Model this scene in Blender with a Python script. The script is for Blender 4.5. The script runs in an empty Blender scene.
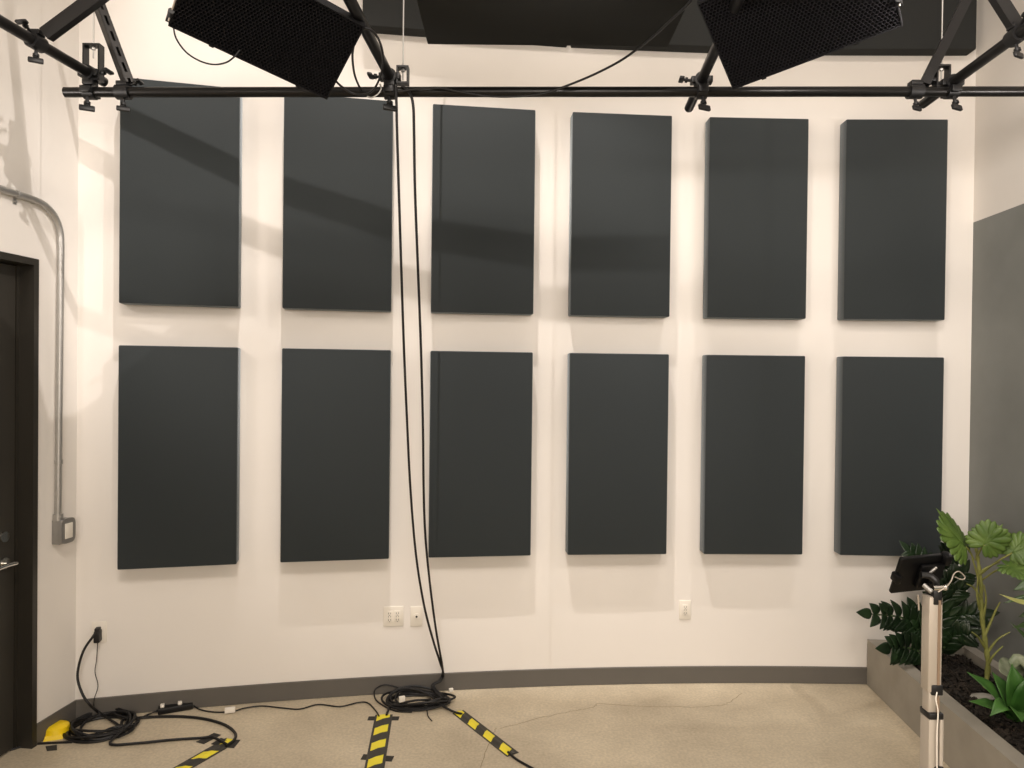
import bpy, bmesh, math, random
from mathutils import Vector, Matrix, Quaternion
random.seed(7)
SC = bpy.context.scene
COL = SC.collection
V = Vector
PI = math.pi

# ------------------------------------------------------------------ camera (1024x768 frame)
F, PITCH, ROLL, H = 700.0, -0.00892, 0.01094, 1.898
# pitch > 0 looks up: forward = (0, cos, sin), up = (0, -sin, cos)
def cam2world(xc, yc, zc):
    c, s = math.cos(PITCH), math.sin(PITCH)
    return V((xc, c*zc - s*yc, s*zc + c*yc))
CAMPOS = V((0, 0, H))
def ray(px, py):
    u, v = px - 512.0, py - 384.0
    cr, sr = math.cos(ROLL), math.sin(ROLL)
    return cam2world((cr*u + sr*v)/F, -(-sr*u + cr*v)/F, 1.0)
cr, sr = math.cos(ROLL), math.sin(ROLL)
AX, AY = cam2world(cr, sr, 0), cam2world(-sr, cr, 0)
AZ = AX.cross(AY)
cam = bpy.data.cameras.new('camera'); cam.sensor_width = 36; cam.lens = F/1024*36
cam.clip_start = 0.05
camo = bpy.data.objects.new('camera', cam); COL.objects.link(camo)
camo.matrix_world = Matrix(((AX.x, AY.x, AZ.x, 0), (AX.y, AY.y, AZ.y, 0), (AX.z, AY.z, AZ.z, H), (0, 0, 0, 1)))
SC.camera = camo

# where a measured sight line meets a real surface of the room
def on_y(px, py, y): r = ray(px, py); return CAMPOS + r*(y/r.y)
def on_z(px, py, z): r = ray(px, py); return CAMPOS + r*((z - H)/r.z)
def on_plane(px, py, p, n): r = ray(px, py); return CAMPOS + r*((p - CAMPOS).dot(n)/r.dot(n))

# back wall: gently curved (concave) arc
XC, ZM, RAD = 1.87995, 4.38129, 16.46354
def wall(a, z=0.0, off=0.0): return V((XC + (RAD-off)*math.sin(a), ZM - RAD + (RAD-off)*math.cos(a), z))
def wall_axes(a): return V((math.cos(a), -math.sin(a), 0)), V((-math.sin(a), -math.cos(a), 0))
def on_wall_a(px, py, off=0.0):
    r = ray(px, py); t = 4.0
    for _ in range(60):
        p = CAMPOS + r*t
        d = math.hypot(p.x - XC, p.y - (ZM - RAD)) - (RAD - off)
        t -= d*0.9
    p = CAMPOS + r*t
    return math.atan2(p.x - XC, p.y - (ZM - RAD)), p.z
def on_wall(px, py, off=0.0):
    a, z = on_wall_a(px, py, off); return wall(a, z, off)
def a_of(s): return (s - XC)/RAD
A_L = on_wall_a(76.5, 500)[0]; A_R = on_wall_a(969.5, 450)[0]
CL = wall(A_L); CR = wall(A_R)

def hor(px): r = ray(px, 382); r.z = 0; return r.normalized()
DL = -hor(598)                      # along the left wall, towards the camera
NL = V((-DL.y, DL.x, 0)); NL = NL if NL.x > 0 else -NL
DR = -hor(560)
NR = V((-DR.y, DR.x, 0)); NR = NR if NR.x < 0 else -NR
def LW(t, z, n=0.0): return V((CL.x, CL.y, 0)) + DL*t + NL*n + V((0, 0, z))
def RW(t, z, n=0.0): return V((CR.x, CR.y, 0)) + DR*t + NR*n + V((0, 0, z))
def on_LW(px, py, n=0.0): return on_plane(px, py, LW(0, 0, n), NL)
def on_RW(px, py, n=0.0): return on_plane(px, py, RW(0, 0, n), NR)
def tz(p): return (p - LW(0, 0)).dot(DL), p.z

# ------------------------------------------------------------------ materials
def lin(c):
    return tuple(((x/255)/12.92 if x/255 <= .04045 else ((x/255 + .055)/1.055)**2.4) for x in c) + (1,)
def mat(name, rgb, rough=.6, metal=0.0, vary=0.0, scale=8.0, bump=0.0, bscale=60.0, spec=.5, sheen=0.0, rgb2=None, coat=0.0):
    m = bpy.data.materials.new(name); m.use_nodes = True
    nt = m.node_tree; b = nt.nodes['Principled BSDF']
    b.inputs['Base Color'].default_value = lin(rgb); b.inputs['Roughness'].default_value = rough
    b.inputs['Metallic'].default_value = metal; b.inputs['Specular IOR Level'].default_value = spec
    if sheen: b.inputs['Sheen Weight'].default_value = sheen; b.inputs['Sheen Tint'].default_value = (.86, .95, 1, 1)
    if coat: b.inputs['Coat Weight'].default_value = coat
    tc = nt.nodes.new('ShaderNodeTexCoord')
    if vary or rgb2:
        n = nt.nodes.new('ShaderNodeTexNoise'); n.inputs['Scale'].default_value = scale; n.inputs['Detail'].default_value = 6
        nt.links.new(tc.outputs['Object'], n.inputs['Vector'])
        r = nt.nodes.new('ShaderNodeValToRGB'); r.color_ramp.elements[0].position = .3; r.color_ramp.elements[1].position = .7
        c1 = lin(rgb); c2 = lin(rgb2) if rgb2 else tuple(x*(1+vary) for x in c1[:3]) + (1,)
        if not rgb2: c1 = tuple(x*(1-vary) for x in c1[:3]) + (1,)
        r.color_ramp.elements[0].color = c1; r.color_ramp.elements[1].color = c2
        nt.links.new(n.outputs['Fac'], r.inputs['Fac']); nt.links.new(r.outputs['Color'], b.inputs['Base Color'])
    if bump:
        n2 = nt.nodes.new('ShaderNodeTexNoise'); n2.inputs['Scale'].default_value = bscale; n2.inputs['Detail'].default_value = 3
        nt.links.new(tc.outputs['Object'], n2.inputs['Vector'])
        bp = nt.nodes.new('ShaderNodeBump'); bp.inputs['Strength'].default_value = bump; bp.inputs['Distance'].default_value = .005
        nt.links.new(n2.outputs['Fac'], bp.inputs['Height']); nt.links.new(bp.outputs['Normal'], b.inputs['Normal'])
    return m
M = {}
M['wall'] = mat('wall_paint', (226, 221, 214), .55, vary=.012, scale=2, bump=.03, bscale=90, spec=.3)
M['wallgrey'] = mat('grey_plaster', (124, 126, 122), .75, vary=.10, scale=2.2, bump=.05, bscale=20)
M['ceil'] = mat('ceiling_paint', (150, 148, 145), .9, vary=.02)
M['base'] = mat('vinyl_base', (92, 88, 82), .55, vary=.03)
M['panel'] = mat('panel_fabric', (27, 33, 34), .75, vary=.03, scale=300, bump=.15, bscale=700, spec=.35, sheen=.42)
M['cloud'] = mat('cloud_fabric', (44, 45, 44), .9, vary=.03, scale=300, spec=.2)
M['black'] = mat('black_paint', (13, 13, 14), .45, vary=.08, scale=20)
M['blackmetal'] = mat('black_pipe_metal', (32, 31, 30), .32, .6, vary=.1, scale=15)
M['strut'] = mat('dark_strut_metal', (62, 60, 58), .45, .5, vary=.08, scale=12)
M['strutblack'] = mat('black_strut_paint', (26, 25, 25), .45, .2, vary=.08, scale=12)
M['softbox'] = mat('softbox_fabric', (20, 20, 22), .8, bump=.1, bscale=300, spec=.25)
M['grid'] = mat('honeycomb_fabric', (22, 21, 24), .8, spec=.2, vary=.05)
M['cable'] = mat('black_rubber', (18, 17, 17), .45, spec=.4, vary=.05)
M['white'] = mat('white_plastic', (228, 222, 210), .4, vary=.01)
M['slot'] = mat('dark_slot', (70, 64, 56), .6, vary=.02)
M['steel'] = mat('galvanised_steel', (176, 174, 170), .42, .8, vary=.05, scale=25)
M['greybox'] = mat('grey_cast_metal', (150, 148, 144), .4, .6, vary=.04, scale=30)
M['chrome'] = mat('polished_chrome', (215, 213, 208), .12, 1.0, vary=.02)
M['door'] = mat('black_door_paint', (47, 44, 38), .5, vary=.08, scale=4, bump=.03)
M['frame'] = mat('black_frame_paint', (40, 37, 31), .4, vary=.06, scale=6)
M['tape'] = mat('black_gaffer_tape', (44, 42, 38), .75, vary=.1, scale=40)
M['yellow'] = mat('yellow_plastic', (240, 205, 20), .4, vary=.05, scale=20)
M['tapeyellow'] = mat('yellow_tape', (236, 222, 60), .5, vary=.06, scale=40)
M['concrete'] = mat('planter_concrete', (150, 144, 132), .8, vary=.10, scale=5, bump=.1, bscale=40)
M['alu'] = mat('brushed_aluminium', (176, 167, 154), .45, .3, vary=.03, scale=10)
M['device'] = mat('black_glossy_plastic', (5, 5, 6), .4, spec=.2, vary=.05)
M['mulch'] = mat('bark_mulch', (20, 16, 12), .9, rgb2=(52, 43, 33), scale=14, bump=.3, bscale=60)
M['soil'] = mat('dark_soil', (26, 21, 16), .95, vary=.3, scale=30, bump=.5, bscale=50)
M['zz'] = mat('zz_leaf', (18, 30, 18), .35, rgb2=(34, 54, 28), scale=9, spec=.5)
M['zzstem'] = mat('zz_stem', (66, 84, 52), .4, vary=.1)
M['fan'] = mat('fan_leaf', (66, 92, 34), .45, rgb2=(94, 118, 52), scale=14)
M['cane'] = mat('cane_stem', (140, 142, 76), .5, rgb2=(108, 110, 52), scale=20)
M['agave'] = mat('agave_leaf', (44, 86, 28), .45, rgb2=(74, 116, 50), scale=8)
M['pale'] = mat('pale_variegated_leaf', (170, 174, 148), .4, rgb2=(96, 112, 78), scale=16)
M['dracaena'] = mat('dracaena_leaf', (44, 66, 36), .4, rgb2=(70, 92, 50), scale=10)
M['stripe'] = mat('cream_striped_leaf', (190, 186, 120), .45, rgb2=(140, 146, 78), scale=12)
M['stone'] = mat('grey_stone', (150, 146, 136), .8, vary=.12, scale=14)

def floor_material():
    m = bpy.data.materials.new('polished_concrete'); m.use_nodes = True
    nt = m.node_tree; b = nt.nodes['Principled BSDF']; L = nt.links.new
    tc = nt.nodes.new('ShaderNodeTexCoord')
    n1 = nt.nodes.new('ShaderNodeTexNoise'); n1.inputs['Scale'].default_value = 1.6; n1.inputs['Detail'].default_value = 8; n1.inputs['Roughness'].default_value = .65
    n2 = nt.nodes.new('ShaderNodeTexNoise'); n2.inputs['Scale'].default_value = 70; n2.inputs['Detail'].default_value = 4
    for n in (n1, n2): L(tc.outputs['Object'], n.inputs['Vector'])
    r1 = nt.nodes.new('ShaderNodeValToRGB'); r1.color_ramp.elements[0].position = .32; r1.color_ramp.elements[1].position = .7
    r1.color_ramp.elements[0].color = lin((180, 167, 144)); r1.color_ramp.elements[1].color = lin((212, 199, 174))
    r2 = nt.nodes.new('ShaderNodeValToRGB'); r2.color_ramp.elements[0].position = .35; r2.color_ramp.elements[1].position = .65
    r2.color_ramp.elements[0].color = (.86, .86, .86, 1); r2.color_ramp.elements[1].color = (1.06, 1.05, 1.03, 1)
    mx = nt.nodes.new('ShaderNodeMix'); mx.data_type = 'RGBA'; mx.blend_type = 'MULTIPLY'; mx.inputs[0].default_value = 1
    L(n1.outputs['Fac'], r1.inputs['Fac']); L(n2.outputs['Fac'], r2.inputs['Fac'])
    L(r1.outputs['Color'], mx.inputs[6]); L(r2.outputs['Color'], mx.inputs[7]); L(mx.outputs[2], b.inputs['Base Color'])
    b.inputs['Roughness'].default_value = .42; b.inputs['Specular IOR Level'].default_value = .35
    bp = nt.nodes.new('ShaderNodeBump'); bp.inputs['Strength'].default_value = .05
    L(n2.outputs['Fac'], bp.inputs['Height']); L(bp.outputs['Normal'], b.inputs['Normal'])
    return m
M['floor'] = floor_material()

def hazard_material():
    # black tape with slanted yellow bars, along the strip's own length (UV)
    m = bpy.data.materials.new('hazard_tape'); m.use_nodes = True
    nt = m.node_tree; b = nt.nodes['Principled BSDF']; L = nt.links.new
    b.inputs['Roughness'].default_value = .5
    uv = nt.nodes.new('ShaderNodeUVMap'); sp = nt.nodes.new('ShaderNodeSeparateXYZ'); L(uv.outputs['UV'], sp.inputs[0])
    def math_(op, a, bb):
        n = nt.nodes.new('ShaderNodeMath'); n.operation = op
        for i, x in enumerate((a, bb)):
            if x is None: continue
            if isinstance(x, (int, float)): n.inputs[i].default_value = x
            else: L(x, n.inputs[i])
        return n.outputs[0]
    # u: metres along, v: 0..1 across
    s = math_('ADD', sp.outputs['X'], math_('MULTIPLY', sp.outputs['Y'], .055))
    f = math_('FRACT', math_('DIVIDE', s, .155), None)
    bar = math_('LESS_THAN', f, .5)
    e = math_('MULTIPLY', math_('GREATER_THAN', sp.outputs['Y'], .12), math_('LESS_THAN', sp.outputs['Y'], .85))
    k = math_('MULTIPLY', bar, e)
    mx = nt.nodes.new('ShaderNodeMix'); mx.data_type = 'RGBA'
    mx.inputs[6].default_value = lin((44, 42, 36)); mx.inputs[7].default_value = lin((238, 222, 50))
    L(k, mx.inputs[0]); L(mx.outputs[2], b.inputs['Base Color'])
    return m
M['hazard'] = hazard_material()

# ------------------------------------------------------------------ mesh builder
def frame_of(d, up=V((0, 0, 1))):
    d = d.normalized()
    x = up.cross(d)
    if x.length < 1e-4: x = V((1, 0, 0)).cross(d)
    x.normalize(); y = d.cross(x)
    return x, y, d
def smooth(pts, n=8):
    P = [V(p) for p in pts]; out = []
    for i in range(len(P)-1):
        p0 = P[i-1] if i else P[0]*2 - P[1]; p1, p2 = P[i], P[i+1]; p3 = P[i+2] if i+2 < len(P) else P[-1]*2 - P[-2]
        for k in range(n):
            t = k/n
            out.append(.5*((2*p1) + (p2-p0)*t + (2*p0-5*p1+4*p2-p3)*t*t + (3*p1-p0-3*p2+p3)*t**3))
    out.append(P[-1]); return out
class MB:
    def __init__(s): s.bm = bmesh.new(); s.mi = 0
    def face(s, vs):
        try: f = s.bm.faces.new(vs); f.material_index = s.mi; return f
        except ValueError: return None
    def box(s, c, ax, ay, az, sx, sy, sz, bev=0.0, seg=2):
        c = V(c); vs = []
        for k in (-1, 1):
            for j in (-1, 1):
                for i in (-1, 1): vs.append(s.bm.verts.new(c + ax*(i*sx/2) + ay*(j*sy/2) + az*(k*sz/2)))
        fs = [s.face([vs[q] for q in f]) for f in ((0,2,3,1),(4,5,7,6),(0,1,5,4),(2,6,7,3),(0,4,6,2),(1,3,7,5))]
        if bev:
            es = list({e for f in fs for e in f.edges})
            r = bmesh.ops.bevel(s.bm, geom=es, offset=bev, segments=seg, affect='EDGES', profile=.5)
            for f in r['faces']: f.material_index = s.mi
        return s
    def abox(s, x0, x1, y0, y1, z0, z1, bev=0):
        return s.box(V(((x0+x1)/2, (y0+y1)/2, (z0+z1)/2)), V((1,0,0)), V((0,1,0)), V((0,0,1)), x1-x0, y1-y0, z1-z0, bev)
    def hexa(s, b, t):   # two quads, bottom and top
        vb = [s.bm.verts.new(p) for p in b]; vt = [s.bm.verts.new(p) for p in t]
        s.face(vb[::-1]); s.face(vt)
        n = len(b)
        for i in range(n): s.face([vb[i], vb[(i+1) % n], vt[(i+1) % n], vt[i]])
        return s
    def tube(s, pts, r, seg=8, cap=True, flat=1.0):
        P = [V(p) for p in pts]; rings = []; pn = None
        for i, p in enumerate(P):
            d = (P[min(i+1, len(P)-1)] - P[max(i-1, 0)])
            if d.length < 1e-9: d = V((0, 0, 1))
            d.normalize()
            if pn is None: x, y, _ = frame_of(d)
            else:
                x = pn - d*pn.dot(d)
                if x.length < 1e-6: x, _, _ = frame_of(d)
                x.normalize(); y = d.cross(x)
            pn = x
            rr = r(i/(len(P)-1)) if callable(r) else r
            rings.append([s.bm.verts.new(p + (x*math.cos(2*PI*k/seg) + y*math.sin(2*PI*k/seg)*flat)*rr) for k in range(seg)])
        for a, b in zip(rings, rings[1:]):
            for k in range(seg): s.face([a[k], a[(k+1) % seg], b[(k+1) % seg], b[k]])
        if cap: s.face(rings[0][::-1]); s.face(rings[-1])
        return s
    def cyl(s, a, b, r, seg=20, r2=None):
        a, b = V(a), V(b)
        return s.tube([a, b], (lambda t: r + ((r if r2 is None else r2) - r)*t), seg)
    def hollow(s, a, b, r, ri, seg=20):   # open pipe
        x, y, d = frame_of(b - a); R = []
        for p, q in ((a, r), (b, r), (b, ri), (a, ri)):
            R.append([s.bm.verts.new(p + (x*math.cos(2*PI*k/seg) + y*math.sin(2*PI*k/seg))*q) for k in range(seg)])
        for i in range(4):
            A, B = R[i], R[(i+1) % 4]
            for k in range(seg): s.face([A[k], A[(k+1) % seg], B[(k+1) % seg], B[k]])
        return s
    def ball(s, c, r, sub=2, sc=(1, 1, 1)):
        n0 = bmesh.ops.create_icosphere(s.bm, subdivisions=sub, radius=r)['verts']
        for v in n0: v.co = V((v.co.x*sc[0], v.co.y*sc[1], v.co.z*sc[2])) + V(c)
        for f in {f for v in n0 for f in v.link_faces}: f.material_index = s.mi
        return s
    def plate(s, poly, thick, n):   # polygon extruded along n
        n = n.normalized()*thick
        return s.hexa([V(p) for p in poly], [V(p) + n for p in poly])
    def build(s, name, m, parent=None, origin=None, sm=35):
        me = bpy.data.meshes.new(name)
        o = bpy.data.objects.new(name, me); COL.objects.link(o)
        if parent is not None:
            root = parent
            org = V((0, 0, 0)); q = parent
            while q is not None: org += V(q.location); q = q.parent
            o.parent = parent
        else:
            org = V(origin) if origin is not None else V((0, 0, 0)); o.location = org
        bmesh.ops.recalc_face_normals(s.bm, faces=s.bm.faces)
        bmesh.ops.translate(s.bm, vec=-org, verts=s.bm.verts)
        s.bm.to_mesh(me); s.bm.free()
        for k in (m if isinstance(m, (list, tuple)) else [m]): me.materials.append(M[k])
        if sm:
            for p in me.polygons: p.use_smooth = True
            if hasattr(me, 'set_sharp_from_angle'): me.set_sharp_from_angle(angle=math.radians(sm))
        return o
def tag(o, label, cat, group=None, kind=None):
    o['label'] = label; o['category'] = cat
    if group: o['group'] = group
    if kind: o['kind'] = kind
    return o
def thing(name, label, cat, loc, group=None):
    o = bpy.data.objects.new(name, None); o.empty_display_size = .05; COL.objects.link(o); o.location = V(loc)
    return tag(o, label, cat, group)
def struct(o): o['kind'] = 'structure'; return o
X, Y, Z = V((1,0,0)), V((0,1,0)), V((0,0,1))

# ------------------------------------------------------------------ room shell
CEIL = 9.0; YB = -3.6
b = MB(); b.abox(-4.6, 4.6, YB-.2, 5.2, -.12, 0); fl = struct(b.build('floor', 'floor'))
b = MB(); b.abox(-4.6, 4.6, YB-.2, 5.2, CEIL, CEIL+.12); struct(b.build('ceiling', 'ceil'))
b = MB(); NA = 48
R4 = [[b.bm.verts.new(wall(A_L + (A_R-A_L)*i/NA, z, o)) for z, o in ((0, 0), (CEIL, 0), (CEIL, -.15), (0, -.15))] for i in range(NA+1)]
for A4, B4 in zip(R4, R4[1:]):
    for i in range(4): b.face([A4[i], B4[i], B4[(i+1) % 4], A4[(i+1) % 4]])
b.face(R4[0]); b.face(R4[-1][::-1])
struct(b.build('wall_back', 'wall', sm=20))
b = MB()
R4 = [[b.bm.verts.new(wall(A_L + (A_R-A_L)*(.0002 + .9996*i/NA), z, o)) for z, o in ((.003, .0005), (.107, .0005), (.104, .009), (.003, .009))] for i in range(NA+1)]
for A4, B4 in zip(R4, R4[1:]):
    for i in range(4): b.face([A4[i], B4[i], B4[(i+1) % 4], A4[(i+1) % 4]])
b.face(R4[0]); b.face(R4[-1][::-1])
struct(b.build('baseboard_back', 'base', sm=20))

# left wall with a door opening (t = distance from the corner along the wall)
p = on_LW(37.1, 259.3); T0, ZD = (p - LW(0,0)).dot(DL), p.z
p2 = on_LW(32.0, 268.0); FW = max(.03, (p2 - LW(0,0)).dot(DL) - T0)
DW = 1.06; TL_END = 7.8; TH = .24
b = MB()
def lbox(b, t0, t1, z0, z1, n0, n1): return b.hexa([LW(t0,z0,n0), LW(t1,z0,n0), LW(t1,z0,n1), LW(t0,z0,n1)], [LW(t0,z1,n0), LW(t1,z1,n0), LW(t1,z1,n1), LW(t0,z1,n1)])
lbox(b, -.2, T0, 0, CEIL, -TH, 0); lbox(b, T0+DW, TL_END, 0, CEIL, -TH, 0); lbox(b, T0, T0+DW, ZD, CEIL, -TH, 0)
struct(b.build('wall_left', 'wall', sm=0))
b = MB(); lbox(b, .0005, T0-.002, .003, .107, .0005, .009); struct(b.build('baseboard_left', 'base', sm=0))
RECESS = .07
door = bpy.data.objects.new('door_1', None); COL.objects.link(door); door.location = LW(T0+DW/2, 0); struct(door)
door['label'] = 'black door in a deep black frame at the left wall'
b = MB(); e = .001
lbox(b, T0+e, T0+FW, 0, ZD-e, -TH, .012); lbox(b, T0+DW-FW, T0+DW-e, 0, ZD-e, -TH, .012); lbox(b, T0+FW, T0+DW-FW, ZD-FW*1.1, ZD-e, -TH, .012)
# stops
lbox(b, T0+FW, T0+FW+.016, 0, ZD-FW*1.1, -TH, -RECESS); lbox(b, T0+DW-FW-.016, T0+DW-FW, 0, ZD-FW*1.1, -TH, -RECESS)
b.build('frame', 'frame', door, sm=0)
b = MB(); lbox(b, T0+FW+.02, T0+DW-FW-.02, .01, ZD-FW*1.1-.006, -RECESS-.047, -RECESS-.003); leaf = b.build('leaf', 'door', door, sm=0)
# lever handle: pixel height of the lever on the leaf
ph = on_LW(4, 563, -RECESS); th, zh = tz(ph); th = T0+FW+.088
b = MB(); b.cyl(LW(th, zh, -RECESS-.003), LW(th, zh, -RECESS+.012), .028, 24)
b.cyl(LW(th, zh, -RECESS+.012), LW(th, zh, -RECESS+.055), .011, 16)
b.tube(smooth([LW(th, zh, -RECESS+.05), LW(th-.01, zh, -RECESS+.062), LW(th+.04, zh+.002, -RECESS+.062), LW(th+.125, zh-.004, -RECESS+.058)], 6), .0105, 12)
hd = b.build('handle', 'chrome', leaf); hd['label'] = 'chrome lever handle'
b = MB(); b.cyl(LW(th, zh+.13, -RECESS-.003), LW(th, zh+.13, -RECESS+.012), .026, 24); b.build('lock_cylinder', 'chrome', leaf)

# right wall: painted above, grey plaster below
ZG = on_RW(971, 223.4).z
b = MB()
def rbox(b, t0, t1, z0, z1, n0, n1): return b.hexa([RW(t0,z0,n0), RW(t1,z0,n0), RW(t1,z0,n1), RW(t0,z0,n1)], [RW(t0,z1,n0), RW(t1,z1,n0), RW(t1,z1,n1), RW(t0,z1,n1)])
rbox(b, -.2, 8.0, ZG, CEIL, -.2, 0); b.mi = 1; rbox(b, -.2, 8.0, 0, ZG, -.2, 0)
struct(b.build('wall_right', ['wall', 'wallgrey'], sm=0))
b = MB(); b.abox(-4.6, 4.6, YB-.2, YB, 0, CEIL); struct(b.build('wall_front', 'wall', sm=0))

# floor cracks (thin dark lines worn into the slab)
def ribbon(b, pts, w, z=.0008):
    P = [V(p) for p in pts]
    prev = None
    for i, p in enumerate(P):
        d = (P[min(i+1, len(P)-1)] - P[max(i-1, 0)]).normalized(); s = V((-d.y, d.x, 0))*(w/2)
        cur = (b.bm.verts.new(V((p.x, p.y, z)) - s), b.bm.verts.new(V((p.x, p.y, z)) + s))
        if prev: b.face([prev[0], prev[1], cur[1], cur[0]])
        prev = cur
M['crack'] = mat('floor_crack', (138, 124, 100), .8, vary=.15, scale=30)
for pts in ([(482,768),(488,745),(494,733),(497,728)], [(500,729),(520,723),(545,717),(572,711),(592,708),(596,704)], [(596,704),(640,706),(690,707),(720,705),(731,701),(742,694)]):
    b = MB(); pp = [on_z(x + random.uniform(-1, 1), y + random.uniform(-.5, .5), 0) for x, y in pts]
    fine = smooth(pp, 5)
    fine = [q + V((random.uniform(-.006, .006), random.uniform(-.006, .006), 0)) for q in fine]
    ribbon(b, fine, .0032); b.build('crack', 'crack', fl, sm=0)

# ------------------------------------------------------------------ acoustic panels
PW, PH, PD = .61, 1.22, .0965
S = [-1.88893, -1.04014, -.19676, .64152, 1.48705, 2.33125]
ZT, ZLR = 3.49824, 2.05157
def panel(s, ztop, w, h, name, label, group, m='panel'):
    a = a_of(s); t, n = wall_axes(a)
    c = wall(a, ztop - h/2, .004 + PD/2)
    b = MB(); b.box(c, t, n, Z, w, PD, h, .007, 2)
    o = b.build(name, m, None, c - n*(PD/2)*0 - Z*(h/2)); tag(o, label, 'acoustic panel', group); return o
toplab = ['upper-row charcoal wall panel nearest the left corner, crossed by a slanting shadow',
          'upper-row charcoal wall panel just left of the hanging cables, under the softbox corner',
          'upper-row charcoal wall panel just right of the hanging cables',
          'upper-row charcoal wall panel third from the right corner, left of the right softbox',
          'upper-row charcoal wall panel second from the right corner, under the right softbox',
          'upper-row charcoal wall panel closest to the right corner, beside the grey plaster']
lowlab = ['lower-row charcoal wall panel nearest the left corner, beside the metal conduit and box',
          'lower-row charcoal wall panel just left of the hanging cables, above the double outlet',
          'lower-row charcoal wall panel grazed by the hanging cables at its left edge',
          'lower-row charcoal wall panel third from the right corner, left of the single duplex outlet',
          'lower-row charcoal wall panel second from the right corner',
          'lower-row charcoal wall panel closest to the right corner, above the plants and tablet']
for i in range(6):
    panel(S[i], ZT, PW, PH, 'acoustic_panel', toplab[i], 'acoustic panels in two rows')
    panel(S[i], ZLR, PW, PH, 'acoustic_panel', lowlab[i], 'acoustic panels in two rows')
# third row, laid sideways, only the lower edge in view
a_r = on_wall_a(977.5, 25, .1)[0]; z3 = on_wall_a(955, 48.5, .1)[1]
s_r = XC + a_r*RAD
for k, lab in enumerate(['long dark panel laid sideways high on the wall, behind the right softbox',
                         'long dark sideways panel high on the wall, behind the right end of the ceiling cloud',
                         'long dark panel laid sideways high on the wall, left of the ceiling cloud']):
    panel(s_r - .61 - k*1.245, z3 + .61, 1.22, .61, 'acoustic_panel', lab, 'sideways panels above the pipe', 'cloud')

# ------------------------------------------------------------------ pipe grid
YP = 3.2; PR = .0225
pl = on_y(65, 92.3, YP); pr_ = on_y(1024, 90.6, YP)
zp = (pl.z + pr_.z)/2
hp0 = V((pl.x, YP, pl.z)); hp1 = V((pr_.x + .35, YP, pr_.z))
HD = (hp1 - hp0).normalized()
b = MB(); b.hollow(hp0, hp1, PR, PR-.004, 24)
tag(b.build('grid_pipe', 'blackmetal', None, hp0), 'long black pipe running level across the wall above the panels', 'pipe')
def hx(px): return on_y(px, 91.5, YP)
ZQ = zp + 2*PR + .012        # the cross pipes rest a little above
def depth_pipe(pa, pb, z, label, tip=0.0):
    """a pipe from its far end pixel pa through pixel pb, at height z, running on towards the camera"""
    A, B = on_z(pa[0], pa[1], z), on_z(pb[0], pb[1], z)
    d = (B - A).normalized()
    E_ = A + d*(2.9)
    b = MB(); b.hollow(A, E_, PR, PR-.004, 24)
    tag(b.build('grid_pipe', 'blackmetal', None, A), label, 'pipe', 'pipes running towards the camera over the level pipe')
    return A, d
GP = {}
GP['left'] = depth_pipe((104, 82), (0, 21), ZQ, 'black cross pipe slanting in at the upper left over the level pipe')
GP['mid'] = depth_pipe((393, 83), (366, 31), ZQ, 'black cross pipe right of the left softbox, above the hanging cables')
GP['right'] = depth_pipe((689, 108), (717.5, 45), ZQ, 'black cross pipe whose open end pokes below the level pipe beside the right softbox')
GP['far'] = depth_pipe((923, 104), (1018, 34.5), ZQ, 'black cross pipe slanting in at the upper right, its end below the level pipe')

def wing(b, p, d, s=1.0):
    """bolt with a wing handle pointing along d"""
    x, y, d = frame_of(d)
    b.cyl(p, p + d*.035*s, .006*s, 10)
    b.box(p + d*.045*s, x, y, d, .05*s, .012*s, .02*s, .004)
    b.cyl(p + d*.02*s, p + d*.03*s, .011*s, 12)
def clamp(p, d1, d2, label, drop=-1, side=1.0):
    """grid clamp: one collar round the level pipe, one round the pipe above"""
    t = thing('pipe_clamp', label, 'clamp', p, 'clamps tying the pipes together')
    lo = V(p); hi = V((p.x, p.y, ZQ))
    for c, d in ((lo, d1), (hi, d2)):
        bb = MB(); bb.hollow(c - d*.024, c + d*.024, PR+.011, PR+.0005, 20)
        x, y, _ = frame_of(d)
        for sgn in (-1, 1): bb.box(c + x*sgn*(PR+.016), x, y, d, .02, .03, .044, .004)
        bb.build('collar', 'black', t)
    bb = MB(); bb.box((lo+hi)/2, X, Y, Z, .05, .05, max(.02, hi.z - lo.z - 2*PR - .012), .005); bb.build('swivel_block', 'black', t)
    bb = MB(); wing(bb, lo + V((.0, -.02, -PR-.008)), V((.12, -.25, -1)), 1.25); w1 = bb.build('wing_bolt', 'black', t)
    bb = MB(); wing(bb, hi + d2.cross(Z)*side*(PR+.018), d2.cross(Z)*side + V((0, 0, .15)), 1.1); bb.build('wing_bolt', 'black', t)
    return t
def cross(key, default):   # where a cross pipe passes over the level pipe
    A, d = GP[key]; k = (YP - A.y)/d.y; q = A + d*k; return V((q.x, YP, hp0.z + (hp1.z-hp0.z)*(q.x-hp0.x)/(hp1.x-hp0.x)))
def lvl(x): return V((x, YP, hp0.z + (hp1.z-hp0.z)*(x-hp0.x)/(hp1.x-hp0.x)))
for k, lab, sd in (('left', 'black clamp joining the leftmost cross pipe to the level pipe', -1), ('mid', 'black clamp above the pair of hanging cables', 1),
               ('right', 'black clamp above the open pipe end, left of the right softbox', 1), ('far', 'black clamp on the level pipe nearest the right wall', 1)):
    clamp(cross(k, 0), HD, GP[k][1], lab, side=sd)

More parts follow.
